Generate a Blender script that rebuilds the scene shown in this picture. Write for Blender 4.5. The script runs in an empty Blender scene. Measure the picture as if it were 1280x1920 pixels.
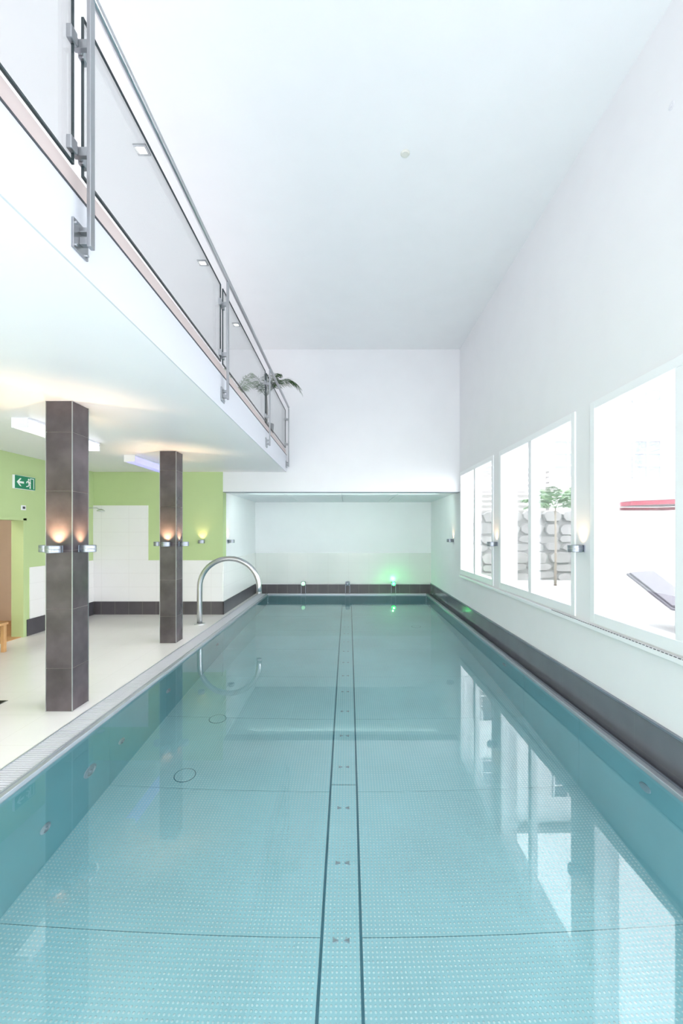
import bpy, bmesh, math, random
from mathutils import Vector, Matrix
random.seed(4)
PI = math.pi
S = 1.2            # world scale: everything is laid out for an eye height of 1.5 and scaled up at the end
scene = bpy.context.scene
C = scene.collection
scene.view_settings.view_transform = 'Standard'

# ------------------------------------------------------------------ helpers
def lin(r, g, b):
    f = lambda c: (c/255/12.92) if c/255 <= 0.04045 else ((c/255+0.055)/1.055)**2.4
    return (f(r), f(g), f(b), 1)

def newmat(name):
    m = bpy.data.materials.new(name); m.use_nodes = True
    nt = m.node_tree
    return m, nt, nt.nodes['Principled BSDF']

def mat(name, col, rough=0.5, metal=0.0, noise=0.0, nscale=3.0, bump=0.0, bscale=60.0, emit=None, estr=0, spec=None):
    m, nt, p = newmat(name)
    p.inputs['Base Color'].default_value = col
    p.inputs['Roughness'].default_value = rough
    p.inputs['Metallic'].default_value = metal
    if spec is not None: p.inputs['Specular IOR Level'].default_value = spec
    if emit:
        p.inputs['Emission Color'].default_value = emit
        p.inputs['Emission Strength'].default_value = estr
    tc = nt.nodes.new('ShaderNodeTexCoord')
    if noise > 0:
        n = nt.nodes.new('ShaderNodeTexNoise'); n.inputs['Scale'].default_value = nscale
        n.inputs['Detail'].default_value = 6
        nt.links.new(tc.outputs['Object'], n.inputs['Vector'])
        r = nt.nodes.new('ShaderNodeValToRGB')
        r.color_ramp.elements[0].position = 0.3; r.color_ramp.elements[1].position = 0.7
        r.color_ramp.elements[0].color = tuple(c*(1-noise) for c in col[:3])+(1,)
        r.color_ramp.elements[1].color = tuple(min(1, c*(1+noise)) for c in col[:3])+(1,)
        nt.links.new(n.outputs['Fac'], r.inputs['Fac'])
        nt.links.new(r.outputs['Color'], p.inputs['Base Color'])
    if bump > 0:
        n = nt.nodes.new('ShaderNodeTexNoise'); n.inputs['Scale'].default_value = bscale
        nt.links.new(tc.outputs['Object'], n.inputs['Vector'])
        b = nt.nodes.new('ShaderNodeBump'); b.inputs['Strength'].default_value = bump
        b.inputs['Distance'].default_value = 0.01
        nt.links.new(n.outputs['Fac'], b.inputs['Height']); nt.links.new(b.outputs['Normal'], p.inputs['Normal'])
    return m

def tile_mat(name, col, grout, axes, size, rough=0.25, gw=0.012, noise=0.03, nscale=2.0, off=(0, 0)):
    """grid joints computed from two object-space axes"""
    m, nt, p = newmat(name)
    N, L = nt.nodes, nt.links
    p.inputs['Roughness'].default_value = rough
    tc = N.new('ShaderNodeTexCoord'); sp = N.new('ShaderNodeSeparateXYZ')
    L.new(tc.outputs['Object'], sp.inputs[0])
    masks = []
    for k in range(2):
        a = N.new('ShaderNodeMath'); a.operation = 'ADD'; a.inputs[1].default_value = 50*size[k]+off[k]
        L.new(sp.outputs[axes[k]], a.inputs[0])
        d = N.new('ShaderNodeMath'); d.operation = 'DIVIDE'; d.inputs[1].default_value = size[k]
        L.new(a.outputs[0], d.inputs[0])
        f = N.new('ShaderNodeMath'); f.operation = 'FRACT'; L.new(d.outputs[0], f.inputs[0])
        g = N.new('ShaderNodeMath'); g.operation = 'LESS_THAN'; g.inputs[1].default_value = gw/size[k]
        L.new(f.outputs[0], g.inputs[0]); masks.append(g)
    mx = N.new('ShaderNodeMath'); mx.operation = 'MAXIMUM'
    L.new(masks[0].outputs[0], mx.inputs[0]); L.new(masks[1].outputs[0], mx.inputs[1])
    n = N.new('ShaderNodeTexNoise'); n.inputs['Scale'].default_value = nscale; n.inputs['Detail'].default_value = 6
    L.new(tc.outputs['Object'], n.inputs['Vector'])
    r = N.new('ShaderNodeValToRGB'); r.color_ramp.elements[0].position = .3; r.color_ramp.elements[1].position = .7
    r.color_ramp.elements[0].color = tuple(c*(1-noise) for c in col[:3])+(1,)
    r.color_ramp.elements[1].color = tuple(min(1, c*(1+noise)) for c in col[:3])+(1,)
    L.new(n.outputs['Fac'], r.inputs['Fac'])
    mix = N.new('ShaderNodeMix'); mix.data_type = 'RGBA'
    L.new(mx.outputs[0], mix.inputs[0]); L.new(r.outputs['Color'], mix.inputs[6]); mix.inputs[7].default_value = grout
    L.new(mix.outputs[2], p.inputs['Base Color'])
    return m

def dimple_mat(name, col, dot, size=0.024):
    m, nt, p = newmat(name); N, L = nt.nodes, nt.links
    p.inputs['Roughness'].default_value = 0.35; p.inputs['Metallic'].default_value = 0.1
    tc = N.new('ShaderNodeTexCoord')
    sc = N.new('ShaderNodeVectorMath'); sc.operation = 'SCALE'; sc.inputs['Scale'].default_value = 1/size
    L.new(tc.outputs['Object'], sc.inputs[0])
    fr = N.new('ShaderNodeVectorMath'); fr.operation = 'FRACTION'; L.new(sc.outputs[0], fr.inputs[0])
    sb = N.new('ShaderNodeVectorMath'); sb.operation = 'SUBTRACT'; sb.inputs[1].default_value = (.5, .5, 0)
    L.new(fr.outputs[0], sb.inputs[0])
    ml = N.new('ShaderNodeVectorMath'); ml.operation = 'MULTIPLY'; ml.inputs[1].default_value = (1, 1, 0)
    L.new(sb.outputs[0], ml.inputs[0])
    ln = N.new('ShaderNodeVectorMath'); ln.operation = 'LENGTH'; L.new(ml.outputs[0], ln.inputs[0])
    mr = N.new('ShaderNodeMapRange'); mr.inputs[1].default_value = 0.32; mr.inputs[2].default_value = 0.16
    L.new(ln.outputs['Value'], mr.inputs[0])
    n = N.new('ShaderNodeTexNoise'); n.inputs['Scale'].default_value = 1.1; n.inputs['Detail'].default_value = 4
    L.new(tc.outputs['Object'], n.inputs['Vector'])
    r = N.new('ShaderNodeValToRGB'); r.color_ramp.elements[0].position = .3; r.color_ramp.elements[1].position = .7
    r.color_ramp.elements[0].color = tuple(c*.90 for c in col[:3])+(1,)
    r.color_ramp.elements[1].color = tuple(min(1, c*1.08) for c in col[:3])+(1,)
    L.new(n.outputs['Fac'], r.inputs['Fac'])
    mix = N.new('ShaderNodeMix'); mix.data_type = 'RGBA'
    L.new(mr.outputs[0], mix.inputs[0]); L.new(r.outputs['Color'], mix.inputs[6]); mix.inputs[7].default_value = dot
    L.new(mix.outputs[2], p.inputs['Base Color'])
    b = N.new('ShaderNodeBump'); b.inputs['Strength'].default_value = .45; b.inputs['Distance'].default_value = .004
    L.new(mr.outputs[0], b.inputs['Height']); L.new(b.outputs['Normal'], p.inputs['Normal'])
    return m

def glass_mat(name, tint, refl=1.0):
    m = bpy.data.materials.new(name); m.use_nodes = True
    nt = m.node_tree; N, L = nt.nodes, nt.links; N.clear()
    out = N.new('ShaderNodeOutputMaterial'); mx = N.new('ShaderNodeMixShader')
    t = N.new('ShaderNodeBsdfTransparent'); t.inputs[0].default_value = tint
    g = N.new('ShaderNodeBsdfGlossy'); g.inputs['Roughness'].default_value = 0.0
    lw = N.new('ShaderNodeFresnel'); lw.inputs[0].default_value = 1.45
    mu = N.new('ShaderNodeMath'); mu.operation = 'MULTIPLY'; mu.inputs[1].default_value = refl
    L.new(lw.outputs[0], mu.inputs[0]); L.new(mu.outputs[0], mx.inputs[0])
    L.new(t.outputs[0], mx.inputs[1]); L.new(g.outputs[0], mx.inputs[2]); L.new(mx.outputs[0], out.inputs[0])
    return m

def water_mat():
    m = bpy.data.materials.new('clear_pool_water'); m.use_nodes = True
    nt = m.node_tree; N, L = nt.nodes, nt.links; N.clear()
    out = N.new('ShaderNodeOutputMaterial'); mx = N.new('ShaderNodeMixShader')
    t = N.new('ShaderNodeBsdfRefraction'); t.inputs['Color'].default_value = (.91, .998, 1, 1)
    t.inputs['Roughness'].default_value = 0.0; t.inputs['IOR'].default_value = 1.33
    g = N.new('ShaderNodeBsdfGlossy'); g.inputs['Roughness'].default_value = 0.0
    fr = N.new('ShaderNodeFresnel'); fr.inputs[0].default_value = 1.6
    tc = N.new('ShaderNodeTexCoord'); n = N.new('ShaderNodeTexNoise')
    mp = N.new('ShaderNodeMapping'); mp.inputs['Scale'].default_value = (1.6, .7, 1)
    L.new(tc.outputs['Object'], mp.inputs[0]); L.new(mp.outputs[0], n.inputs['Vector'])
    n.inputs['Scale'].default_value = 1.5; n.inputs['Detail'].default_value = 1
    b = N.new('ShaderNodeBump'); b.inputs['Strength'].default_value = .010; b.inputs['Distance'].default_value = .02
    L.new(n.outputs['Fac'], b.inputs['Height'])
    for q in (t, g, fr): L.new(b.outputs['Normal'], q.inputs['Normal'])
    L.new(fr.outputs[0], mx.inputs[0]); L.new(t.outputs[0], mx.inputs[1]); L.new(g.outputs[0], mx.inputs[2])
    L.new(mx.outputs[0], out.inputs[0])
    return m

class MB:
    def __init__(s, o=(0, 0, 0)): s.v = []; s.f = []; s.o = Vector(o)
    def add(s, vs, fs):
        k = len(s.v); s.v += [Vector(p)-s.o for p in vs]; s.f += [tuple(i+k for i in f) for f in fs]; return s
    def box(s, x0, x1, y0, y1, z0, z1, M=None):
        vs = [Vector(p) for p in ((x0,y0,z0),(x1,y0,z0),(x1,y1,z0),(x0,y1,z0),(x0,y0,z1),(x1,y0,z1),(x1,y1,z1),(x0,y1,z1))]
        if M: vs = [M @ p for p in vs]
        return s.add(vs, [(0,3,2,1),(4,5,6,7),(0,1,5,4),(1,2,6,5),(2,3,7,6),(3,0,4,7)])
    def tube(s, pts, r, seg=16, cap=True):
        pts = [Vector(p) for p in pts]; rs = r if isinstance(r, (list, tuple)) else [r]*len(pts)
        vs = []; fs = []; prev = None
        for i, p in enumerate(pts):
            d = (pts[min(i+1, len(pts)-1)]-pts[max(i-1, 0)]).normalized()
            if prev is None:
                a = Vector((0, 0, 1)) if abs(d.z) < .9 else Vector((1, 0, 0))
                u = d.cross(a).normalized()
            else: u = (prev-d*prev.dot(d)).normalized()
            prev = u; w = d.cross(u)
            for j in range(seg):
                t = 2*PI*j/seg; vs.append(p+(u*math.cos(t)+w*math.sin(t))*rs[i])
        for i in range(len(pts)-1):
            for j in range(seg):
                a, b = i*seg+j, i*seg+(j+1) % seg; fs.append((a, b, b+seg, a+seg))
        if cap: fs.append(tuple(range(seg))[::-1]); fs.append(tuple(range((len(pts)-1)*seg, len(pts)*seg)))
        return s.add(vs, fs)
    def lathe(s, c, prof, seg=32, axis='Z'):
        c = Vector(c); vs = []; fs = []; n = len(prof)
        for r, h in prof:
            for j in range(seg):
                t = 2*PI*j/seg; a, b = r*math.cos(t), r*math.sin(t)
                q = {'Z': (a, b, h), 'X': (h, a, b), 'Y': (b, h, a)}[axis]; vs.append(c+Vector(q))
        for i in range(n-1):
            for j in range(seg):
                a, b = i*seg+j, i*seg+(j+1) % seg; fs.append((a, b, b+seg, a+seg))
        fs.append(tuple(range(seg))[::-1]); fs.append(tuple(range((n-1)*seg, n*seg)))
        return s.add(vs, fs)
    def prism(s, poly, fn, a, b):
        """poly 2-D outline, fn(u,v,w)->point, extruded w from a to b"""
        n = len(poly); vs = [fn(u, v, a) for u, v in poly]+[fn(u, v, b) for u, v in poly]
        fs = [tuple(range(n))[::-1], tuple(range(n, 2*n))]+[(i, (i+1) % n, (i+1) % n+n, i+n) for i in range(n)]
        return s.add(vs, fs)
    def build(s, name, m, parent=None, smooth=False, bevel=0):
        me = bpy.data.meshes.new(name); me.from_pydata([tuple(p) for p in s.v], [], s.f); me.materials.append(m)
        bm = bmesh.new(); bm.from_mesh(me); bmesh.ops.recalc_face_normals(bm, faces=bm.faces); bm.to_mesh(me); bm.free()
        o = bpy.data.objects.new(name, me); C.objects.link(o)
        if parent: o.parent = parent
        if smooth:
            for p in me.polygons: p.use_smooth = len(p.vertices) == 4
        if bevel:
            b = o.modifiers.new('bevel', 'BEVEL'); b.width = bevel; b.segments = 2; b.limit_method = 'ANGLE'
        return o

def tag(o, label=None, cat=None, group=None, kind=None):
    if label: o['label'] = label
    if cat: o['category'] = cat
    if group: o['group'] = group
    if kind: o['kind'] = kind
    return o
def thing(name, label, cat, loc=(0, 0, 0), rz=0, group=None):
    o = bpy.data.objects.new(name, None); C.objects.link(o); o.empty_display_size = .1
    o.location = loc; o.rotation_euler.z = rz
    return tag(o, label, cat, group)
def struct(name, mb, m, bevel=0, label=None):
    o = mb.build(name, m, None, False, bevel); o['kind'] = 'structure'
    if label: o['label'] = label
    return o
def copy_tree(o, parent=None):
    c = o.copy(); C.objects.link(c)
    if parent: c.parent = parent
    for ch in list(o.children):
        copy_tree(ch, c)
    return c

# ------------------------------------------------------------------ dimensions (eye height 1.5)
XR = 2.03; XL = -4.65; YE = 7.79; YR = 10.5; YB = -2.6
ZC = 4.84; ZS = 2.60; ZF = 2.905; XB = -1.13; ZREC = 2.24; XRL = -2.29
PX0, PX1 = -1.97, 1.90; PY1 = 10.42; PY0 = -1.8; WZ = -0.03; PD = -1.23
GX = -2.20

# ------------------------------------------------------------------ materials
M = {}
M['wall'] = mat('white_plaster', lin(240, 240, 243), .7, noise=.01, bump=.02)
M['ceil'] = mat('white_ceiling', lin(246, 246, 248), .7, noise=.01)
M['soffit'] = mat('white_soffit', lin(246, 244, 250), .45)
M['fascia'] = mat('toned_down_fascia', lin(212, 214, 222), .6)  # slab-edge white darkened to offset the strong light on this face
M['green'] = mat('green_paint', lin(188, 208, 152), .6, noise=.015)
M['tilew_y'] = tile_mat('white_wall_tile_end', lin(240, 239, 240), lin(226, 224, 224), (0, 2), (.5, .25), .2, .004, .01)
M['tilew_x'] = tile_mat('white_wall_tile_side', lin(242, 241, 241), lin(228, 226, 226), (1, 2), (.5, .25), .2, .004, .01)
M['tile_recess'] = tile_mat('pale_grey_recess_tile', lin(224, 226, 223), lin(214, 215, 212), (0, 2), (.5, .25), .2, .004, .01)
M['floor'] = tile_mat('cream_floor_tile', lin(240, 236, 236), lin(229, 225, 223), (0, 1), (.5, .5), .18, .004, .015)
M['base_y'] = tile_mat('dark_base_tile_end', lin(82, 78, 82), lin(140, 135, 132), (0, 2), (.25, 3), .3, .004, .12, 5)
M['base_x'] = tile_mat('dark_base_tile_side', lin(76, 74, 80), lin(110, 106, 106), (1, 2), (.5, 3), .3, .004, .12, 5)
M['base_r'] = tile_mat('grey_base_tile_window_side', lin(112, 114, 122), lin(120, 122, 128), (1, 2), (.5, 3), .1, .003, .08, 3)
M['coltile'] = mat('dark_column_tile', lin(78, 70, 74), .18, noise=.42, nscale=4)
M['joint'] = mat('tile_joint', lin(120, 112, 108), .8)
M['steel'] = mat('brushed_steel', lin(200, 202, 206), .28, 1.0, noise=.05)
M['steeld'] = mat('darker_steel', lin(172, 174, 178), .35, .9, noise=.08)
M['alu'] = mat('satin_aluminium', lin(150, 156, 168), .35, .7)
M['beige'] = mat('beige_upstand', lin(204, 190, 188), .5, noise=.03)
M['black'] = mat('black_rubber', lin(24, 26, 30), .5)
M['dark'] = mat('dark_joint', lin(70, 72, 78), .6)
M['lgrey'] = mat('light_grey_joint', lin(190, 192, 200), .6)
M['grate'] = mat('white_grate_plastic', lin(206, 206, 214), .4)
M['gutter'] = mat('gutter_trough', lin(126, 128, 138), .5)
M['poolfloor'] = dimple_mat('dimpled_pool_steel', lin(196, 234, 240), lin(242, 252, 253))
M['poolwall'] = mat('teal_pool_steel', lin(148, 200, 208), .4, .1, noise=.05, nscale=1.5)
M['poolrim'] = mat('pool_rim_steel', lin(180, 186, 194), .35, .5)
M['groove'] = mat('soft_teal_seam', lin(146, 196, 206), .6)
M['grooved'] = mat('dark_teal_groove', lin(66, 124, 140), .6)
M['white'] = mat('white_lacquer', lin(238, 240, 246), .35)
M['frame'] = mat('white_window_frame', lin(246, 248, 251), .35)
M['glass'] = glass_mat('clear_glass', (.98, .99, .99, 1), .6)
M['railglass'] = glass_mat('railing_glass', (.978, .99, .988, 1), .35)
M['glassedge'] = mat('glass_edge', lin(44, 58, 62), .2)
M['water'] = water_mat()
M['wood'] = mat('oak_wood', lin(206, 160, 110), .45, noise=.12, nscale=8)
M['tan'] = mat('tan_corridor_paint', lin(230, 213, 198), .7, noise=.03)
M['signgreen'] = mat('exit_sign_green', lin(30, 134, 98), .4)
M['signwhite'] = mat('exit_sign_white', lin(250, 250, 250), .4)
M['lampwhite'] = mat('diffuser_glow', lin(250, 250, 250), .4, emit=(1, .99, .97, 1), estr=1.4)
M['lampviolet'] = mat('violet_diffuser_glow', lin(205, 205, 255), .4, emit=lin(150, 145, 255), estr=.9)
M['warm'] = mat('warm_lens_glow', lin(255, 220, 170), .4, emit=(1, .72, .4, 1), estr=8)
M['spotglow'] = mat('spot_glow', lin(255, 255, 240), .4, emit=(1, .97, .85, 1), estr=6)
M['greenglow'] = mat('green_led_glow', lin(60, 255, 100), .4, emit=(.03, 1, .09, 1), estr=9)
M['greendim'] = mat('dim_green_led', lin(200, 255, 200), .4, emit=(.5, 1, .6, 1), estr=1)
M['leaf'] = mat('palm_leaf', lin(48, 78, 38), .6, noise=.2, nscale=6, spec=.2)
M['leaf2'] = mat('pale_palm_leaf', lin(98, 126, 80), .6, noise=.2, nscale=6, spec=.2)
M['leaf3'] = mat('garden_palm_leaf', lin(96, 120, 88), .6, noise=.2, nscale=6, spec=.2)
M['trunk'] = mat('palm_trunk', lin(130, 120, 108), .8, noise=.3, nscale=20)
M['pot'] = mat('dark_planter', lin(70, 74, 82), .5, noise=.1)
M['soil'] = mat('soil', lin(60, 46, 36), .9, noise=.3, nscale=30)
M['pave'] = mat('pale_terrace', lin(168, 166, 166), .8, noise=.04)
M['stone'] = mat('grey_stone', lin(124, 122, 122), .85, noise=.2, nscale=3, bump=.4, bscale=12)
M['mortar'] = mat('stone_gap', lin(114, 112, 112), .9)
M['facade'] = mat('white_facade', lin(246, 246, 248), .8)
M['slat'] = mat('grey_timber_slat', lin(124, 120, 118), .7, noise=.1)
M['pane'] = mat('house_pane', lin(108, 114, 124), .15)
M['red'] = mat('red_fabric', lin(132, 50, 66), .7)
M['canopy'] = mat('grey_pink_canopy', lin(118, 106, 110), .8)  # one even grey-pink, kept dark enough to read under the bright sky
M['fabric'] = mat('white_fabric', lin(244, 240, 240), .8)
M['mesh'] = mat('grey_lounger_fabric', lin(94, 92, 100), .8)
M['detector'] = mat('cream_plastic', lin(226, 226, 218), .5)
M['paleplastic'] = mat('pale_plastic', lin(230, 230, 236), .5)

# ------------------------------------------------------------------ setting
W = MB
fl = W().box(XL-1.6, GX, YB, YE+.2, -.3, 0).box(XRL-.3, GX, YE+.2, YR+.2, -.3, 0)
struct('floor', fl, M['floor'])
struct('floor_gallery', W().box(XL, XB-.010, YB, YE, ZS, ZF), M['soffit'])
struct('trim_12', W().box(XB-.0095, XB, YB, YE, ZS-.0005, ZF), M['fascia'])  # thin facing whose darker colour holds back light on the slab edge
struct('ceiling', W().box(XL-.2, XR+.25, YB, YE+.2, ZC, ZC+.2), M['ceil'])
rc = W()
for i in range(4):
    for j in range(3):
        x0 = XRL+i*(XR-XRL)/4; y0 = YE+.22+j*.83
        rc.box(x0+.004, x0+(XR-XRL)/4-.004, y0+.004, y0+.826, ZREC, ZREC+.03)
struct('ceiling_recess', rc, M['white'], label='white ceiling panels over the far end of the pool')
struct('ceiling_recess_backing', W().box(XRL-.1, XR+.2, YE+.2, YR+.2, ZREC+.031, ZREC+.2), M['lgrey'])
struct('wall_back_upper', W().box(XL-.2, XR+.25, YE, YE+.2, ZREC, ZC), M['wall'])
struct('trim_1', W().box(XRL, XR, YE-.004, YE+.21, ZREC-.008, ZREC-.0005), M['alu'])
struct('wall_back_left', W().box(XL-.2, XRL, YE, YE+.2, 0, ZREC), M['green'])
struct('trim_2', W().box(XL, XRL, YE-.008, YE-.0005, ZREC-.01, ZS), M['green'])
struct('wall_recess_left', W().box(XRL-.15, XRL, YE+.2, YR, 0, ZREC+.2), M['wall'])
struct('wall_back_recess', W().box(XRL-.15, XR+.25, YR, YR+.2, -.35, ZREC+.2), M['wall'])
struct('wall_behind', W().box(XL-.15, XR+.25, YB-.15, YB, -.3, ZC+.2), M['wall'])
struct('trim_3', W().box(XRL, XR, YR-.012, YR-.0005, .24, .99), M['tile_recess'])
# white tiling on the left room walls
struct('trim_4', W().box(XL, XRL, YE-.016, YE-.0005, .24, .99).box(XL, -3.65, YE-.016, YE-.0005, .99, 1.99), M['tilew_y'])
struct('trim_5', W().box(XL, XL+.014, 6.22, YE-.02, .24, .99), M['tilew_x'])
struct('trim_6', W().box(XRL, XRL+.01, YE, YR-.02, .24, .99), M['tilew_x'])
DY0, DY1, DZ = 5.1, 6.12, 1.70
wl = W().box(XL-.15, XL, YB, DY0, 0, ZS).box(XL-.15, XL, DY1, YE, 0, ZS).box(XL-.15, XL, DY0, DY1, DZ, ZS)
struct('wall_left', wl, M['green'])
struct('wall_left_upper', W().box(XL-.15, XL, YB, YE, ZF, ZC), M['wall'])
struct('wall_corridor', W().box(XL-1.6, XL-.15, 7.2, 7.3, 0, 2.4).box(XL-1.7, XL-1.6, 3, 7.3, 0, 2.4).box(XL-1.6, XL-.15, 3, 3.1, 0, 2.4).box(XL-1.7, XL-.15, 3, 7.3, 2.4, 2.5), M['tan'])
struct('floor_corridor', W().box(XL-1.6, XL-.02, 3.1, 7.2, .0005, .008), M['wood'])
dr = thing('door_1', None, None, (XL, DY1, 0)); dr['kind'] = 'structure'
W((XL, DY1, 0)).box(XL-.16, XL+.012, DY1-.03, DY1+.03, 0, DZ).box(XL-.16, XL+.012, DY0-.03, DY0+.03, 0, DZ).box(XL-.16, XL+.012, DY0-.03, DY1+.03, DZ-.03, DZ+.02).build('door_frame', M['green'], dr)
# baseboards
struct('baseboard_back_left', W().box(XL+.02, XRL+.02, YE-.024, YE-.0165, 0, .24), M['base_y'])
struct('baseboard_left', W().box(XL+.0145, XL+.022, DY1+.03, YE-.03, 0, .24), M['base_x'])
struct('baseboard_recess_left', W().box(XRL+.0105, XRL+.02, YE-.024, YR-.02, 0, .24), M['base_x'])
struct('baseboard_recess', W().box(XRL+.02, XR-.02, YR-.03, YR-.0125, -.05, .22), M['base_y'])
# right wall with window openings
WINS = [(5.98, 7.72), (3.83, 5.70), (1.66, 3.55), (-.55, 1.28)]
WZ0, WZ1 = .78, 2.56
wr = W()
wr.box(XR, XR+.22, YB, YR, -.35, WZ0).box(XR, XR+.22, YB, YR, WZ1, ZC)
edges = [YR]
for a, b in WINS: edges += [b, a]
edges.append(YB)
for i in range(0, len(edges), 2): wr.box(XR, XR+.22, edges[i+1], edges[i], WZ0, WZ1)
struct('wall_right', wr, M['wall'])
struct('baseboard_right', W().box(XR-.02, XR-.0005, YB, YR-.02, -.05, .235), M['base_r'])
struct('trim_7', W().box(XR-.026, XR-.0005, YB, YR-.02, .236, .25), M['alu'])
for i, (a, b) in enumerate(WINS):
    w = thing('window_%d' % (i+1), None, None, (XR, a, WZ0)); w['kind'] = 'structure'
    o = (XR, a, WZ0)
    f = W(o); t = .045
    f.box(XR-.012, XR+.07, a-.02, a+t, WZ0-.03, WZ1+.02).box(XR-.012, XR+.07, b-t, b+.02, WZ0-.03, WZ1+.02)
    f.box(XR-.012, XR+.07, a+t, b-t, WZ0-.03, WZ0+t+.01).box(XR-.012, XR+.07, a+t, b-t, WZ1-t, WZ1+.02)
    m_ = a+(b-a)*.5
    f.box(XR-.008, XR+.065, m_-.04, m_+.04, WZ0+t, WZ1-t)
    f.build('window_frame', M['frame'], w, bevel=.004)
    for p0, p1 in ((a+t, m_-.04), (m_+.04, b-t)):
        W(o).box(XR+.04, XR+.046, p0, p1, WZ0+t+.01, WZ1-t).build('window_pane', M['glass'], w)
sl = W().box(XR-.035, XR-.0005, YB, YE-.1, .70, .735)
struct('trim_8', sl, M['frame'], .004)
vt = W()
y = .5
while y < 4.2:
    vt.box(XR-.0355, XR-.03, y, y+.02, .7355, .739); y += .035
struct('trim_9', vt, M['dark'])
# gallery edge
struct('trim_10', W().box(XB-.14, XB-.015, YB, YE-.0005, ZF+.0005, ZF+.10), M['beige'])
struct('trim_11', W().box(XB-.03, XB+.004, YB, YE-.0005, ZF-.003, ZF+.006), M['dark'])

# ------------------------------------------------------------------ pool
pool = thing('pool_basin', 'long stainless steel swimming pool basin with dimpled turquoise floor', 'swimming pool', (0, 0, 0))
CH0, CH1 = -.15, .07
seams = [PY0, -.95, .17, 1.28, 2.39, 3.52, 4.63, 5.72, 6.83, 7.94, 9.05, PY1]
W().box(PX0-.05, PX1+.05, PY0-.05, PY1+.05, PD-.1, PD-.012).build('base_sheet', M['groove'], pool)
for x in (CH0, CH1):
    W().box(x-.007, x+.007, PY0, PY1-.3, PD-.0115, PD-.006).build('channel_groove', M['grooved'], pool)
for i in range(len(seams)-1):
    for x0, x1 in ((PX0, CH0-.008), (CH1+.008, PX1)):
        W().box(x0, x1, seams[i]+.0025, seams[i+1]-.0025, PD-.011, PD).build('floor_panel', M['poolfloor'], pool)
for y0, y1 in ((PY0, 3.60), (3.61, PY1-.3)):
    W().box(CH0+.008, CH1-.008, y0, y1-.004, PD-.011, PD+.002).build('channel_cover', M['poolfloor'], pool, bevel=.003)
y = 1.40
while y < 10:
    for sx in (-1, 1):
        cx = -.04+sx*.014
        nz = W()
        nz.add([(cx, y, PD+.003), (cx+sx*.032, y-.012, PD+.003), (cx+sx*.032, y+.012, PD+.003),
                (cx, y, PD+.010), (cx+sx*.032, y-.012, PD+.014), (cx+sx*.032, y+.012, PD+.014)],
               [(0, 1, 2), (3, 4, 5), (0, 1, 4, 3), (1, 2, 5, 4), (2, 0, 3, 5)])
        nz.build('floor_nozzle', M['poolrim'], pool)
    y += .485
for cx, cy in ((-1.41, 3.68), (-1.41, 4.60), (1.3, 8.2)):
    W().lathe((cx, cy, PD), [(.090, .001), (.090, .004), (.085, .004), (.085, .002)]).build('floor_drain_ring', M['grooved'], pool)
    W().lathe((cx, cy, PD), [(.084, .001), (.084, .006), (.07, .008)]).build('floor_drain_cover', M['poolfloor'], pool)
# walls of basin, in panels with small joints
for i in range(len(seams)-1):
    y0, y1 = seams[i], seams[i+1]
    W().box(PX0-.03, PX0, y0+.0015, y1-.0015, PD-.011, -.046).build('side_panel', M['poolwall'], pool)
    W().box(PX1, PX1+.03, y0+.0015, y1-.0015, PD-.011, -.046).build('side_panel', M['poolwall'], pool)
W().box(PX0, PX1, PY1, PY1+.05, PD, -.046).build('end_panel', M['poolwall'], pool)
W().box(PX0, PX1, PY0-.05, PY0, PD, -.046).build('end_panel', M['poolwall'], pool)
W().box(PX0-.03, PX0+.006, PY0, PY1, -.045, -.002).build('rim', M['poolrim'], pool, bevel=.004)
W().box(PX1-.006, PX1+.035, PY0, PY1, -.045, -.004).build('rim', M['poolrim'], pool, bevel=.004)
W().box(PX0, PX1, PY1-.006, PY1+.05, -.045, .0).build('rim', M['poolrim'], pool, bevel=.004)
for cy, cz, r in ((2.77, -.83, .045), (3.25, -.68, .075), (3.70, -.71, .045), (4.66, -.61, .05), (6.4, -.6, .05)):
    W().lathe((PX0, cy, cz), [(r, .0), (r, .008), (r*.7, .016), (r*.62, .006), (r*.2, .006), (r*.2, .02)], axis='X').build('wall_jet', M['lgrey'], pool, smooth=False)
for cy, cz in ((2.73, -.26), (5.2, -.3)):
    W().lathe((PX1, cy, cz), [(.05, .0), (.05, -.008), (.035, -.014)], axis='X').build('wall_jet', M['poolrim'], pool)

wat = W()
wat.add([(PX0+.004, PY0, WZ), (PX1-.004, PY0, WZ), (PX1-.004, PY1-.004, WZ), (PX0+.004, PY1-.004, WZ)], [(0, 1, 2, 3)])
wo = wat.build('pool_water', M['water']); tag(wo, 'clear still turquoise water filling the steel pool', 'water', kind='stuff')
if wo.data.polygons[0].normal.z < 0: wo.data.flip_normals()

# overflow grates and troughs
g = thing('overflow_grate', 'white slatted overflow grate between cream deck and left pool edge', 'drain grate', (GX, 0, 0))
W((GX, 0, 0)).box(GX+.001, PX0-.031, PY0, YR-.04, -.12, -.06).build('trough', M['gutter'], g)
gr = W((GX, 0, 0))
y = .3
while y < YR-.08:
    gr.box(GX+.014, PX0-.04, y, y+.018, -.02, -.001); y += .026
gr.build('grate_bars', M['grate'], g)
W((GX, 0, 0)).box(GX+.001, GX+.013, PY0, YR-.04, -.06, .003).box(PX0-.045, PX0-.032, PY0, YR-.04, -.06, .001).box((GX+PX0)/2-.02, (GX+PX0)/2-.01, PY0, YR-.04, -.03, -.003).build('grate_frame', M['poolrim'], g)
g2 = thing('overflow_channel', 'narrow dark overflow channel under the dark tiles of window wall', 'drain channel', (PX1, 0, 0))
W((PX1, 0, 0)).box(PX1+.036, XR-.021, PY0, YR-.04, -.12, -.03).build('trough', M['dark'], g2)
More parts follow.
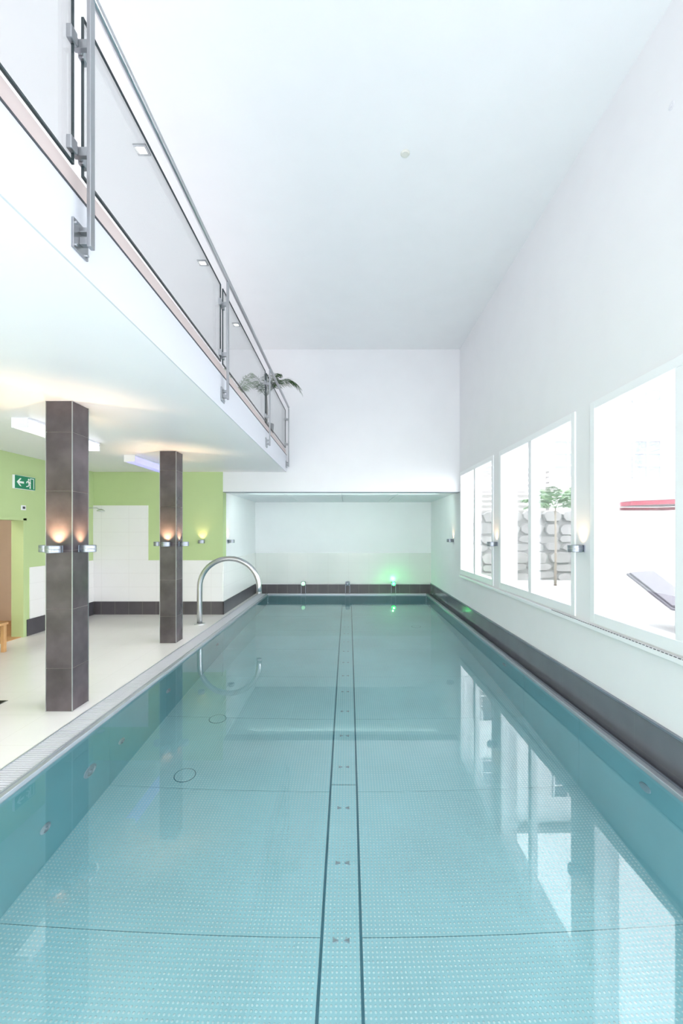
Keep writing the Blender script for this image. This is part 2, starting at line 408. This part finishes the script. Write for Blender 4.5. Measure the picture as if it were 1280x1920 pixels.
W((PX1, 0, 0)).box(PX1+.036, PX1+.05, PY0, YR-.04, -.029, .0).build('channel_frame', M['alu'], g2)
struct('floor_pool_end', W().box(PX0-.03, PX1+.035, PY1+.051, YR-.031, -.3, -.002), M['dark'])
struct('floor_near', W().box(GX+.001, XR-.03, YB, PY0-.06, -.3, 0), M['floor'])

# ------------------------------------------------------------------ columns
def column(cx, cy, label):
    t = thing('tiled_column', label, 'column', (cx, cy, 0), group='dark tiled columns on the pool deck')
    h = .11
    W().box(-h+.004, h-.004, -h+.004, h-.004, 0, ZS-.001).build('column_core', M['joint'], t)
    m = W(); zs = [.0, .36, .855, 1.35, 1.845, 2.34, ZS-.001]
    for a, b in zip(zs[:-1], zs[1:]): m.box(-h, h, -h, h, a+.002, b-.002)
    m.build('tile_cladding', M['coltile'], t, bevel=.002)
    for sx in (-1, 1):
        for sy in (-1, 1): W().box(sx*h-.003, sx*h+.003, sy*h-.003, sy*h+.003, 0, ZS-.001).build('corner_trim', M['steeld'], t)
    return t
c1 = column(-2.42, 3.68, 'nearer and larger dark tiled column on the pool deck')
c2 = column(-2.44, 5.88, 'farther dark tiled column beside the curved steel spout')

# ------------------------------------------------------------------ sconces (local: wall at y=0, out is -y)
def make_sconce():
    t = thing('wall_sconce', 'x', 'wall lamp', (0, 0, 0))
    W().box(-.035, .035, -.008, -.0005, -.03, .03).box(-.02, .02, -.03, -.008, -.018, .018).build('bracket', M['alu'], t, bevel=.003)
    W().lathe((0, -.072, 0), [(.03, -.030), (.054, -.030), (.058, -.026), (.058, .026), (.055, .030), (.050, .030), (.050, -.012), (.01, -.012)], 40).build('lamp_cup', M['alu'], t, smooth=False)
    W().lathe((0, -.072, 0), [(.0585, -.004), (.0595, 0), (.0585, .004), (.058, .004)], 40).build('trim_ring', M['steeld'], t)
    W().lathe((0, -.072, 0), [(.03, -.0115), (.032, -.004), (.02, .0)], 24).build('lens', M['warm'], t)
    return t
SC = [
 (-2.42, 3.57, 1.36, 0, 'silver cup lamp on the front of the nearer dark column', 52),
 (-2.31, 3.68, 1.36, PI/2, 'silver cup lamp on the pool side of the nearer dark column', 38),
 (-2.53, 3.68, 1.36, -PI/2, 'silver cup lamp on the left side of the nearer dark column', 24),
 (-2.44, 5.77, 1.34, 0, 'silver cup lamp on the front of the farther dark column', 52),
 (-2.33, 5.88, 1.34, PI/2, 'silver cup lamp on the pool side of the farther dark column', 38),
 (-2.55, 5.88, 1.34, -PI/2, 'silver cup lamp on the left side of the farther dark column', 24),
 (-2.66, YE, 1.33, 0, 'silver cup lamp on the green wall right of the farther column', 7),
 (XRL, 8.1, 1.33, PI/2, 'silver cup lamp on the white left wall of the pool recess', 3.5),
 (XR, 8.25, 1.34, -PI/2, 'silver cup lamp farthest back on the window wall, in the recess', 3.5),
 (XR, 5.84, 1.34, -PI/2, 'silver cup lamp between the farthest and the middle window', 5),
 (XR, 3.69, 1.36, -PI/2, 'silver cup lamp on the pier between the middle and nearest windows', 5)]
proto = make_sconce()
for i, (x, y, z, rz, lab, en) in enumerate(SC):
    o = proto if i == 0 else copy_tree(proto)
    o.location = (x, y, z); o.rotation_euler.z = rz; o['label'] = lab; o['group'] = 'silver cup wall lamps'
    d = Matrix.Rotation(rz, 3, 'Z') @ Vector((0, -.062, 0))
    L = bpy.data.lights.new('sconce_bulb', 'SPOT'); L.energy = en; L.color = (1, .64, .34); L.shadow_soft_size = .012
    L.spot_size = math.radians(90); L.spot_blend = 1.0
    lo = bpy.data.objects.new('sconce_bulb', L); C.objects.link(lo); lo.location = (x+d.x, y+d.y, z+.012)
    up = Vector((-d.x, -d.y, 0)).normalized()*.24+Vector((0, 0, 1))
    lo.rotation_euler = up.to_track_quat('-Z', 'Y').to_euler()

# ------------------------------------------------------------------ glass railing
RXp = -1.08; HZ = 3.757
rl = thing('gallery_railing', 'steel and glass railing along the edge of the upper gallery', 'railing', (RXp, 0, ZF))
ro = (RXp, 0, ZF)
posts = [-.3, 1.79, 3.82, 5.86, 7.72]
W(ro).tube([(RXp, YB+.2, HZ), (RXp, 7.70, HZ)], .019, 20).build('handrail', M['steel'], rl, smooth=True)
GXr = -1.135
for i, y in enumerate(posts):
    p = W(ro).box(RXp-.009, RXp+.009, y-.016, y+.016, 2.69, HZ-.02).build('rail_post', M['steeld'], rl, bevel=.003)
    W(ro).box(RXp-.007, RXp+.007, y-.010, y+.010, HZ-.04, HZ-.015).build('handrail_saddle', M['steel'], p)
    W(ro).box(XB+.001, XB+.01, y-.05, y+.05, 2.665, 2.79).box(XB+.01, RXp-.009, y-.014, y+.014, 2.70, 2.73).box(XB+.01, RXp-.009, y-.014, y+.014, 2.75, 2.77).build('mounting_plate', M['steeld'], p, bevel=.002)
    for dy in (-.036, .036):
        for dz in (2.682, 2.773): W(ro).tube([(XB+.01, y+dy, dz), (XB+.018, y+dy, dz)], .007, 8).build('bolt', M['steel'], p)
    for z in (3.09, 3.54):
        W(ro).box(GXr-.016, RXp-.009, y-.010, y+.010, z-.018, z+.018).build('clamp_arm', M['steeld'], p)
        for s in (-1, 1):
            if (i == 4 and s == 1): continue
            W(ro).box(GXr-.012, GXr+.012, y+s*.018, y+s*.060, z-.028, z+.028).box(GXr-.010, GXr+.010, y+s*.01, y+s*.02, z-.018, z+.018).build('glass_clamp', M['steeld'], p, bevel=.004)
for a, b in zip(posts[:-1], posts[1:]):
    gp = W(ro).box(GXr-.005, GXr+.005, a+.035, b-.035, ZF+.12, HZ-.06).build('glass_panel', M['railglass'], rl)
    e = W(ro)
    e.box(GXr-.0055, GXr+.0055, a+.034, b-.034, ZF+.110, ZF+.12)
    e.box(GXr-.0055, GXr+.0055, a+.031, a+.035, ZF+.110, HZ-.06).box(GXr-.0055, GXr+.0055, b-.035, b-.031, ZF+.110, HZ-.06)
    e.box(GXr-.0055, GXr+.0055, a+.031, b-.031, HZ-.06, HZ-.057)
    e.build('glass_edge', M['glassedge'], gp)

# ------------------------------------------------------------------ swan neck spout
sp = thing('pool_spout', 'curved polished steel swan neck water spout arching over the pool edge', 'water spout', (-2.43, 6.97, 0))
pts = [(0, 0, .0), (0, 0, .2), (0, 0, .4), (0, 0, .58)]
R = .485
for k in range(1, 25):
    t = PI-PI*k/24; pts.append((R+R*math.cos(t), 0, .60+R*.97*math.sin(t)))
pts.append((2*R, 0, .52))
W().tube(pts, .042, 24).build('spout_tube', M['steel'], sp, smooth=True)
W().lathe((0, 0, 0), [(.085, .0), (.085, .012), (.055, .02), (.050, .02)]).build('floor_flange', M['steel'], sp)
W().lathe((2*R, 0, .50), [(.044, .0), (.046, .0), (.046, .03), (.042, .03)]).build('outlet_collar', M['steeld'], sp)

# ------------------------------------------------------------------ end spotlights
for i, (x, lab, m_) in enumerate(((-1.09, 'small square spotlight left of three on the far pool ledge', 'greendim'), (-.02, 'small square spotlight in the middle of the far pool ledge, unlit', 'alu'), (1.09, 'small spotlight glowing bright green on the far pool ledge', 'greenglow'))):
    t = thing('pool_spotlight', lab, 'spotlight', (x, YR-.16, -.002), group='spotlights on the far pool ledge')
    W().box(-.05, .05, -.012, .012, 0, .012).box(-.058, -.05, -.012, .012, 0, .3).box(.05, .058, -.012, .012, 0, .3).build('stand', M['alu'], t)
    W().box(-.048, .048, -.04, .04, .21, .31).build('lamp_housing', M['alu'], t, bevel=.006)
    W().lathe((0, -.0405, .26), [(.047, 0), (.046, -.02), (.03, -.034), (.01, -.038)], 24, 'Y').build('lens', M[m_], t)
for (dy, dz, e) in ((-.06, .36, 1.6), (-.27, .26, 6)):
    L = bpy.data.lights.new('green_spot', 'POINT'); L.energy = e; L.color = (.1, 1, .25); L.shadow_soft_size = .02
    lo = bpy.data.objects.new('green_spot', L); C.objects.link(lo); lo.location = (1.09, YR+dy, dz)

# ------------------------------------------------------------------ ceiling fittings
for i, y in enumerate((2.16, 3.72, 5.28, 6.85)):
    t = thing('recessed_downlight', ['square ceiling downlight nearest the viewer', 'largest square ceiling downlight seen through the near railing glass', 'middle square ceiling downlight above the gallery railing', 'farthest small square ceiling downlight above the gallery'][i], 'ceiling light', (-1.8, y, ZC), group='square downlights over the gallery')
    W().box(-.055, .055, -.055, -.035, -.012, -.0005).box(-.055, .055, .035, .055, -.012, -.0005).box(-.055, -.035, -.035, .035, -.012, -.0005).box(.035, .055, -.035, .035, -.012, -.0005).build('frame', M['steeld'], t)
    W().box(-.034, .034, -.034, .034, -.006, -.001).build('lens', M['spotglow'], t)
t = thing('smoke_detector', 'small round cream smoke detector on the white ceiling', 'smoke detector', (.5, 3.76, ZC))
W().lathe((0, 0, 0), [(.038, -.0045), (.038, -.008), (.032, -.014), (.015, -.016)]).build('detector_body', M['detector'], t)
W().lathe((0, 0, 0), [(.041, -.0005), (.041, -.004), (.03, -.0043)]).build('detector_base', M['detector'], t)
t = thing('wall_sensor', 'small round white sensor high on the window wall', 'sensor', (XR, 2.68, 4.18))
W().lathe((0, 0, 0), [(.024, -.0005), (.024, -.003), (.018, -.005)], axis='X').build('sensor_body', M['paleplastic'], t)
W().lathe((-.005, 0, 0), [(.008, 0), (.006, -.002)], 16, axis='X').build('sensor_eye', M['paleplastic'], t)

for (x, y0, y1, m_, lab) in ((-3.14, 4.08, 5.25, 'lampwhite', 'long white ceiling light box behind the nearer dark column'), (-3.1, 6.05, 7.25, 'lampviolet', 'ceiling light box with violet glow beside the farther dark column')):
    t = thing('linear_ceiling_light', lab, 'ceiling light', (x, (y0+y1)/2, ZS), group='light boxes under the gallery')
    l = (y1-y0)/2
    W().box(-.08, .08, -l, l, -.02, -.0005).build('housing', M['white'], t)
    W().prism([(-.075, -.02), (.075, -.02), (.062, -.10), (-.062, -.10)], lambda u, v, w: Vector((u, w, v)), -l+.005, l-.005).build('diffuser', M[m_], t)
    W().box(-.078, .078, -l-.006, -l+.004, -.100, -.002).build('end_cap', M['white'], t)
    W().box(-.078, .078, l-.004, l+.006, -.100, -.002).build('end_cap', M['white'], t)

# ------------------------------------------------------------------ exit sign (on the left wall, facing +x)
t = thing('exit_sign', 'green emergency exit sign with white left arrow and running figure', 'exit sign', (XL, 6.095, 2.205))
W().box(.001, .035, -.196, .196, -.096, .096).build('sign_housing', M['white'], t, bevel=.004)
W().box(.035, .038, -.19, .19, -.09, .09).build('sign_face', M['signgreen'], t)
pf = lambda u, v, w: Vector((w, u, v))
a = W()
# local u: increasing = away from viewer = right in the picture
a.prism([(-.16, 0), (-.10, .055), (-.075, .055), (-.115, .014), (-.03, .014), (-.03, -.014), (-.115, -.014), (-.075, -.055), (-.10, -.055)], pf, .038, .040)
a.build('arrow', M['signwhite'], t)
a = W()
a.prism([(.09, -.075), (.09, .075), (.165, .075), (.165, -.075), (.155, -.075), (.155, .065), (.10, .065), (.10, -.075)], pf, .038, .040)
a.build('door_symbol', M['signwhite'], t)
a = W()
a.prism([(.062+.015*math.cos(k*PI/6), .052+.015*math.sin(k*PI/6)) for k in range(12)], pf, .038, .0405)
a.prism([(.045, .035), (.072, .030), (.085, -.005), (.070, -.012), (.045, .005)], pf, .038, .0405)
a.prism([(.045, .033), (.020, .022), (.012, -.002), (.021, -.005), (.028, .014), (.048, .020)], pf, .038, .0405)
a.prism([(.072, .028), (.105, .005), (.10, -.004), (.074, .010)], pf, .038, .0405)
a.prism([(.062, -.004), (.050, -.035), (.015, -.045), (.013, -.058), (.058, -.048), (.078, -.010)], pf, .038, .0405)
a.prism([(.070, -.004), (.098, -.030), (.088, -.075), (.076, -.073), (.083, -.036), (.064, -.018)], pf, .038, .0405)
a.build('running_figure', M['signwhite'], t)
t = thing('wall_switch', 'small white square wall unit below the green exit sign', 'switch', (XL, 6.1, 1.85))
W().box(.0005, .012, -.042, .042, -.035, .035).build('cover_plate', M['white'], t, bevel=.003)
W().box(.012, .016, -.022, .022, -.015, .018).build('rocker', M['dark'], t)

# shower
t = thing('wall_shower', 'slim chrome shower head on arm in the white tiled shower corner', 'shower', (XL+.014, 7.35, 1.0))
W().tube([(0, 0, .9), (.15, 0, .92), (.30, 0, .92), (.36, 0, .89)], .009, 10).build('shower_arm', M['steel'], t, smooth=True)
W().lathe((.37, 0, .86), [(.02, .04), (.06, .015), (.062, 0), (.01, -.002)], 24).build('shower_head', M['steel'], t)
W().box(.0, .04, -.04, .04, .05, .13).tube([(.03, 0, .09), (.08, 0, .09)], .018, 12).build('mixer_valve', M['steel'], t)

# bench
t = thing('wooden_bench', 'light oak slatted bench at the left edge by the doorway', 'bench', (-4.44, 5.15, 0))
for k in range(4): W().box(-.16+k*.085, -.16+k*.085+.07, -.45, .22, .345, .375).build('seat_slat', M['wood'], t, bevel=.004)
for sx in (-.15, .11):
    for syy in (-.42, .17): W().box(sx-.005, sx+.035, syy, syy+.045, 0, .344).build('leg', M['wood'], t, bevel=.003)
W().box(-.14, .13, .18, .205, .28, .33).build('cross_rail', M['wood'], t)
W().box(-.14, .13, -.41, -.385, .28, .33).build('cross_rail', M['wood'], t)
# drain
t = thing('floor_drain', 'dark square floor drain in the cream deck at left edge', 'floor drain', (-3.11, 3.75, 0))
W().box(-.08, .08, -.05, .05, .0003, .004).build('drain_frame', M['steeld'], t)
d = W()
for k in range(5): d.box(-.07, .07, -.042+k*.018, -.042+k*.018+.01, .0045, .006)
d.build('drain_slots', M['black'], t)

# ------------------------------------------------------------------ potted palms
def fronds(mb, base, specs, seed, lw=.005, lf=.22):
    rnd = random.Random(seed)
    for (az, up, length, droop) in specs:
        d = Vector((math.cos(az), math.sin(az), 0)); n = 18; P = []
        for k in range(n+1):
            s = k/n
            P.append(Vector(base)+d*(length*(s*math.cos(up)+.12*s*s))+Vector((0, 0, length*(math.sin(up)*s-droop*s*s*s))))
        mb.tube(P, [.005*(1-.8*k/n)+.001 for k in range(n+1)], 5)
        side = Vector((-d.y, d.x, 0))
        for k in range(4, n+1):
            for sub in (0, .5):
                if k == n and sub: continue
                p = P[k] if not sub else (P[k]+P[min(k+1, n)])/2
                tdir = (P[min(k+1, n)]-P[k-1]).normalized()
                ll = length*lf*math.sin(PI*min(1, .15+.85*(k-3)/(n-2)))+.03
                for sg in (-1, 1):
                    e = p+(side*sg*.6+tdir*.7+Vector((0, 0, -.6+rnd.uniform(-.25, .3)))).normalized()*ll*rnd.uniform(.8, 1.1)
                    w = tdir*lw
                    mid = (p+e)/2+Vector((0, 0, .010))
                    mb.add([p-w*.5, p+w*.5, mid+w, e, mid-w], [(0, 1, 2, 3, 4)])
def palm(name, lab, loc, specs, lm, pot_r, pot_h, th, seed, lw=.005, lf=.22):
    t = thing(name, lab, 'plant', loc)
    if pot_r:
        W().lathe((0, 0, 0), [(pot_r*.75, .001), (pot_r, pot_h), (pot_r*.93, pot_h), (pot_r*.9, pot_h-.03)]).build('pot', M['pot'], t)
        W().lathe((0, 0, 0), [(pot_r*.9, pot_h-.06), (pot_r*.9, pot_h-.028)]).build('soil', M['soil'], t)
    W().tube([(0, 0, pot_h-.03 if pot_r else .001), (.01, 0, (pot_h+th)/2), (0, 0, th)], [.03, .024, .02], 10).build('trunk', M['trunk'], t, smooth=True)
    f = W(); fronds(f, (0, 0, th-.01), specs, seed, lw, lf); f.build('fronds', lm, t)
palm('potted_palm', 'dark green potted palm arching over the far end of gallery railing', (-1.36, 7.05, ZF),
     [(.05, 1.0, .90, .78), (-.3, .85, .80, .66), (.0, 1.3, .62, .36), (.5, 1.2, .5, .3), (2.4, 1.1, .42, .2), (3.6, .9, .42, .25), (-1.4, .9, .5, .3), (-.8, 1.1, .6, .4), (-2.2, 1.1, .5, .3)], M['leaf'], .13, .38, .84, 1, .004, .2)
palm('potted_palm', 'pale leafy potted palm behind the railing glass', (-1.62, 6.1, ZF),
     [(.2, .9, .42, .25), (1.3, .8, .42, .2), (-.7, .8, .45, .2), (2.3, .9, .45, .2), (3.5, .8, .45, .2), (-1.8, .9, .45, .2)], M['leaf2'], .12, .34, .56, 2)

# ------------------------------------------------------------------ outside
TZ = .3
struct('floor_terrace', W().box(XR+.23, 24, -6, 18, TZ-.2, TZ), M['pave'])
t = thing('stone_wall', 'pale dry stone retaining wall outside the windows', 'stone wall', (4.4, 10.9, TZ))
W((4.4, 10.9, TZ)).box(2.6, 6.0, 10.75, 11.1, TZ, 1.98).build('wall_core', M['mortar'], t)
st = W((4.4, 10.9, TZ)); z = TZ; rnd = random.Random(7)
while z < 1.95:
    h = rnd.uniform(.15, .32); x = 2.6
    while x < 5.95:
        w_ = rnd.uniform(.2, .65); x1 = min(x+w_, 6.0); z1 = min(z+h, 2.05)
        cxx, czz = (x+x1)/2, (z+z1)/2+rnd.uniform(-.03, .03); hw, hh = (x1-x)/2, (z1-z)/2
        out_ = []; N_ = 10
        for q in range(N_):
            a_ = 2*PI*(q+.5)/N_; cs, sn = math.cos(a_), math.sin(a_)
            r_ = 1/(abs(cs)**3.6+abs(sn)**3.6)**(1/3.6)*rnd.uniform(.88, 1.1)
            out_.append((cxx+cs*r_*hw, czz+sn*r_*hh))
        dp = rnd.uniform(.02, .10)
        st.add([(u, 10.75, v) for u, v in out_]+[(cxx+(u-cxx)*.88, 10.75-dp, czz+(v-czz)*.84) for u, v in out_],
               [tuple(range(N_, 2*N_))]+[(q, (q+1) % N_, (q+1) % N_+N_, q+N_) for q in range(N_)])
        x = x1
    z += h
st.build('stones', M['stone'], t)
t = thing('slatted_screen', 'grey horizontal slatted screen above the stone wall', 'screen', (4.0, 11.4, TZ))
for k in range(9): W((4.0, 11.4, TZ)).box(2.6, 5.4, 11.4, 11.43, 2.0+k*.14, 2.0+k*.14+.09).build('slat', M['slat'], t)
for x in (2.6, 3.95, 5.3): W((4, 11.4, TZ)).box(x, x+.08, 11.43, 11.5, TZ, 3.25).build('screen_post', M['slat'], t)
t = thing('white_house', 'tall white house with muntined windows beyond the terrace', 'building', (8, 13.5, TZ))
W((8, 13.5, TZ)).box(2.4, 16, 13.5, 17, TZ, 7.6).build('house_walls', M['facade'], t)
for x in (4.2, 6.9, 9.4, 12.4):
    for z in (3.8, 6.2):
        wf = W((8, 13.5, TZ)).box(x-.45, x+.45, 13.44, 13.499, z-.6, z+.6).build('house_window', M['pane'], t)
        mm = W((8, 13.5, TZ))
        for q in (-.45, -.02, .41): mm.box(x+q, x+q+.04, 13.42, 13.439, z-.6, z+.6)
        for q in (-.6, -.22, .18, .56): mm.box(x-.45, x+.45, 13.415, 13.4385, z+q, z+q+.04)
        mm.build('muntins', M['facade'], wf)
W((8, 13.5, TZ)).box(2.1, 16.3, 13.2, 17.3, 7.6, 7.75).build('roof', M['slat'], t)
t = thing('garden_wall', 'white rendered garden wall along the far side of terrace', 'wall', (9.5, 6, TZ))
W((9.5, 6, TZ)).box(9.4, 9.6, -4, 13.1, TZ, 2.2).build('wall_body', M['facade'], t)
W((9.5, 6, TZ)).box(9.35, 9.65, -4, 13.1, 2.2, 2.26).build('coping', M['fabric'], t)
palm('garden_palm', 'green garden palm in front of the stone wall', (4.65, 9.6, TZ),
     [(k*PI*2/16+.2, (.85, .35, 1.2, .6)[k % 4], .75, .3) for k in range(16)], M['leaf3'], 0, 0, 1.75, 5, .012, .3)
# parasol
t = thing('parasol', 'white parasol with red valance on the terrace', 'parasol', (5.9, 7.6, TZ))
W().tube([(0, 0, .05), (0, 0, 2.1)], .02, 12).build('pole', M['fabric'], t, smooth=True)
W().lathe((0, 0, 0), [(.25, .001), (.25, .05), (.05, .07)]).build('base', M['fabric'], t)
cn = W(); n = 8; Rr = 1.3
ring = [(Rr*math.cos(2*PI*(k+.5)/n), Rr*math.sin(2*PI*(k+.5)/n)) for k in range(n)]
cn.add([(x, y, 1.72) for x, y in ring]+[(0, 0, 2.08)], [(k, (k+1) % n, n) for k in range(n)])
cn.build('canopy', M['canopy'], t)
vl = W()
vl.add([(x, y, 1.715) for x, y in ring]+[(x*1.01, y*1.01, 1.645) for x, y in ring], [(k, (k+1) % n, (k+1) % n+n, k+n) for k in range(n)])
vl.build('valance', M['red'], t)
# loungers
def lounger(loc, rz, lab, m_):
    t = thing('sun_lounger', lab, 'sun lounger', loc, rz)
    W().tube([(-.3, -.8, .28), (-.3, .35, .28), (-.3, .85, .65)], .018, 8).tube([(.3, -.8, .28), (.3, .35, .28), (.3, .85, .65)], .018, 8).tube([(-.3, -.8, .28), (.3, -.8, .28)], .018, 8).tube([(-.3, .85, .65), (.3, .85, .65)], .018, 8).build('frame', m_, t, smooth=True)
    W().box(-.28, .28, -.78, .35, .285, .31).build('seat', m_, t)
    W().add([(-.28, .36, .295), (.28, .36, .295), (.28, .84, .655), (-.28, .84, .655), (-.28, .35, .32), (.28, .35, .32), (.28, .83, .68), (-.28, .83, .68)],
            [(0, 1, 2, 3), (4, 5, 6, 7), (0, 1, 5, 4), (2, 3, 7, 6), (1, 2, 6, 5), (0, 3, 7, 4)]).build('backrest', m_, t)
    for x in (-.3, .3):
        for y in (-.65, .3): W().tube([(x, y, .28), (x, y, .0)], .015, 8).build('leg', m_, t)
lounger((4.3, 4.95, TZ), .5, 'grey mesh sun lounger outside the nearest window', M['mesh'])

# ------------------------------------------------------------------ lights
w = bpy.data.worlds.new('sky'); scene.world = w; w.use_nodes = True
bg = w.node_tree.nodes['Background']; bg.inputs[0].default_value = (.97, .985, 1, 1); bg.inputs[1].default_value = 13

def area(name, loc, target, sx, sy, e, col=(1, 1, 1)):
    L = bpy.data.lights.new(name, 'AREA'); L.shape = 'RECTANGLE'; L.size = sx*S; L.size_y = sy*S; L.energy = e; L.color = col
    o = bpy.data.objects.new(name, L); C.objects.link(o); o.location = loc
    o.rotation_euler = (Vector(target)-Vector(loc)).to_track_quat('-Z', 'Y').to_euler()
    return o
area('hall_fill', (0, -1.9, 3.4), (0, 7, 3.3), 3.2, 2.4, 88, (1, .99, 1))  # added fill behind the viewer for the far walls, not a fitting
area('ceiling_fill', (.5, -2.2, 1.0), (.9, 7.5, 4.84), 2.4, 1.2, 138, (1, .99, 1))  # unseen fill low behind the viewer, added to lift the ceiling
area('soffit_fill', (-3.2, -1.6, .8), (-2.8, 6, 2.2), 2, 1.2, 115, (1, .975, 1))  # unseen low fill, added to brighten soffit and deck
gu = area('gallery_fill', (-3.2, 3.5, 3.28), (-3.2, 3.5, 4.84), 2.0, 8.0, 74, (1, .99, 1))  # added fill, out of sight above the slab, brightens the ceiling
gu.rotation_euler = (PI, .3, 0)
area('corridor_fill', (-5.4, 4.4, 2.3), (-5.4, 5.4, 0), .6, .6, 34, (1, .94, .87))  # added fill out of view past the doorway, brightens the corridor
area('recess_fill', (-.1, YE+.35, ZREC-.03), (-.1, YR, .7), 3.6, .2, 40, (.76, 1, .89))  # added mint fill hidden behind the lintel, brightens the recess
area('pool_fill', (0, PY0+.05, -.55), (0, 4.0, -1.0), 3.4, .5, 100, (.93, .985, 1))  # added underwater fill behind the viewer, brightens the basin

# ------------------------------------------------------------------ camera
cam = bpy.data.cameras.new('camera'); co = bpy.data.objects.new('camera', cam); C.objects.link(co)
co.location = (0, 0, 1.5); co.rotation_euler = (PI/2, 0, 0)
cam.sensor_fit = 'VERTICAL'; cam.sensor_height = 36; cam.sensor_width = 24
cam.lens = 36*800/1920; cam.shift_x = -13/1920; cam.shift_y = 38/1920
cam.clip_start = .05; cam.clip_end = 200
scene.camera = co

# ------------------------------------------------------------------ overall scale
for o in list(C.objects):
    if o.parent is None:
        o.location = Vector(o.location)*S
        if o.type in ('MESH', 'EMPTY'): o.scale = (S, S, S)
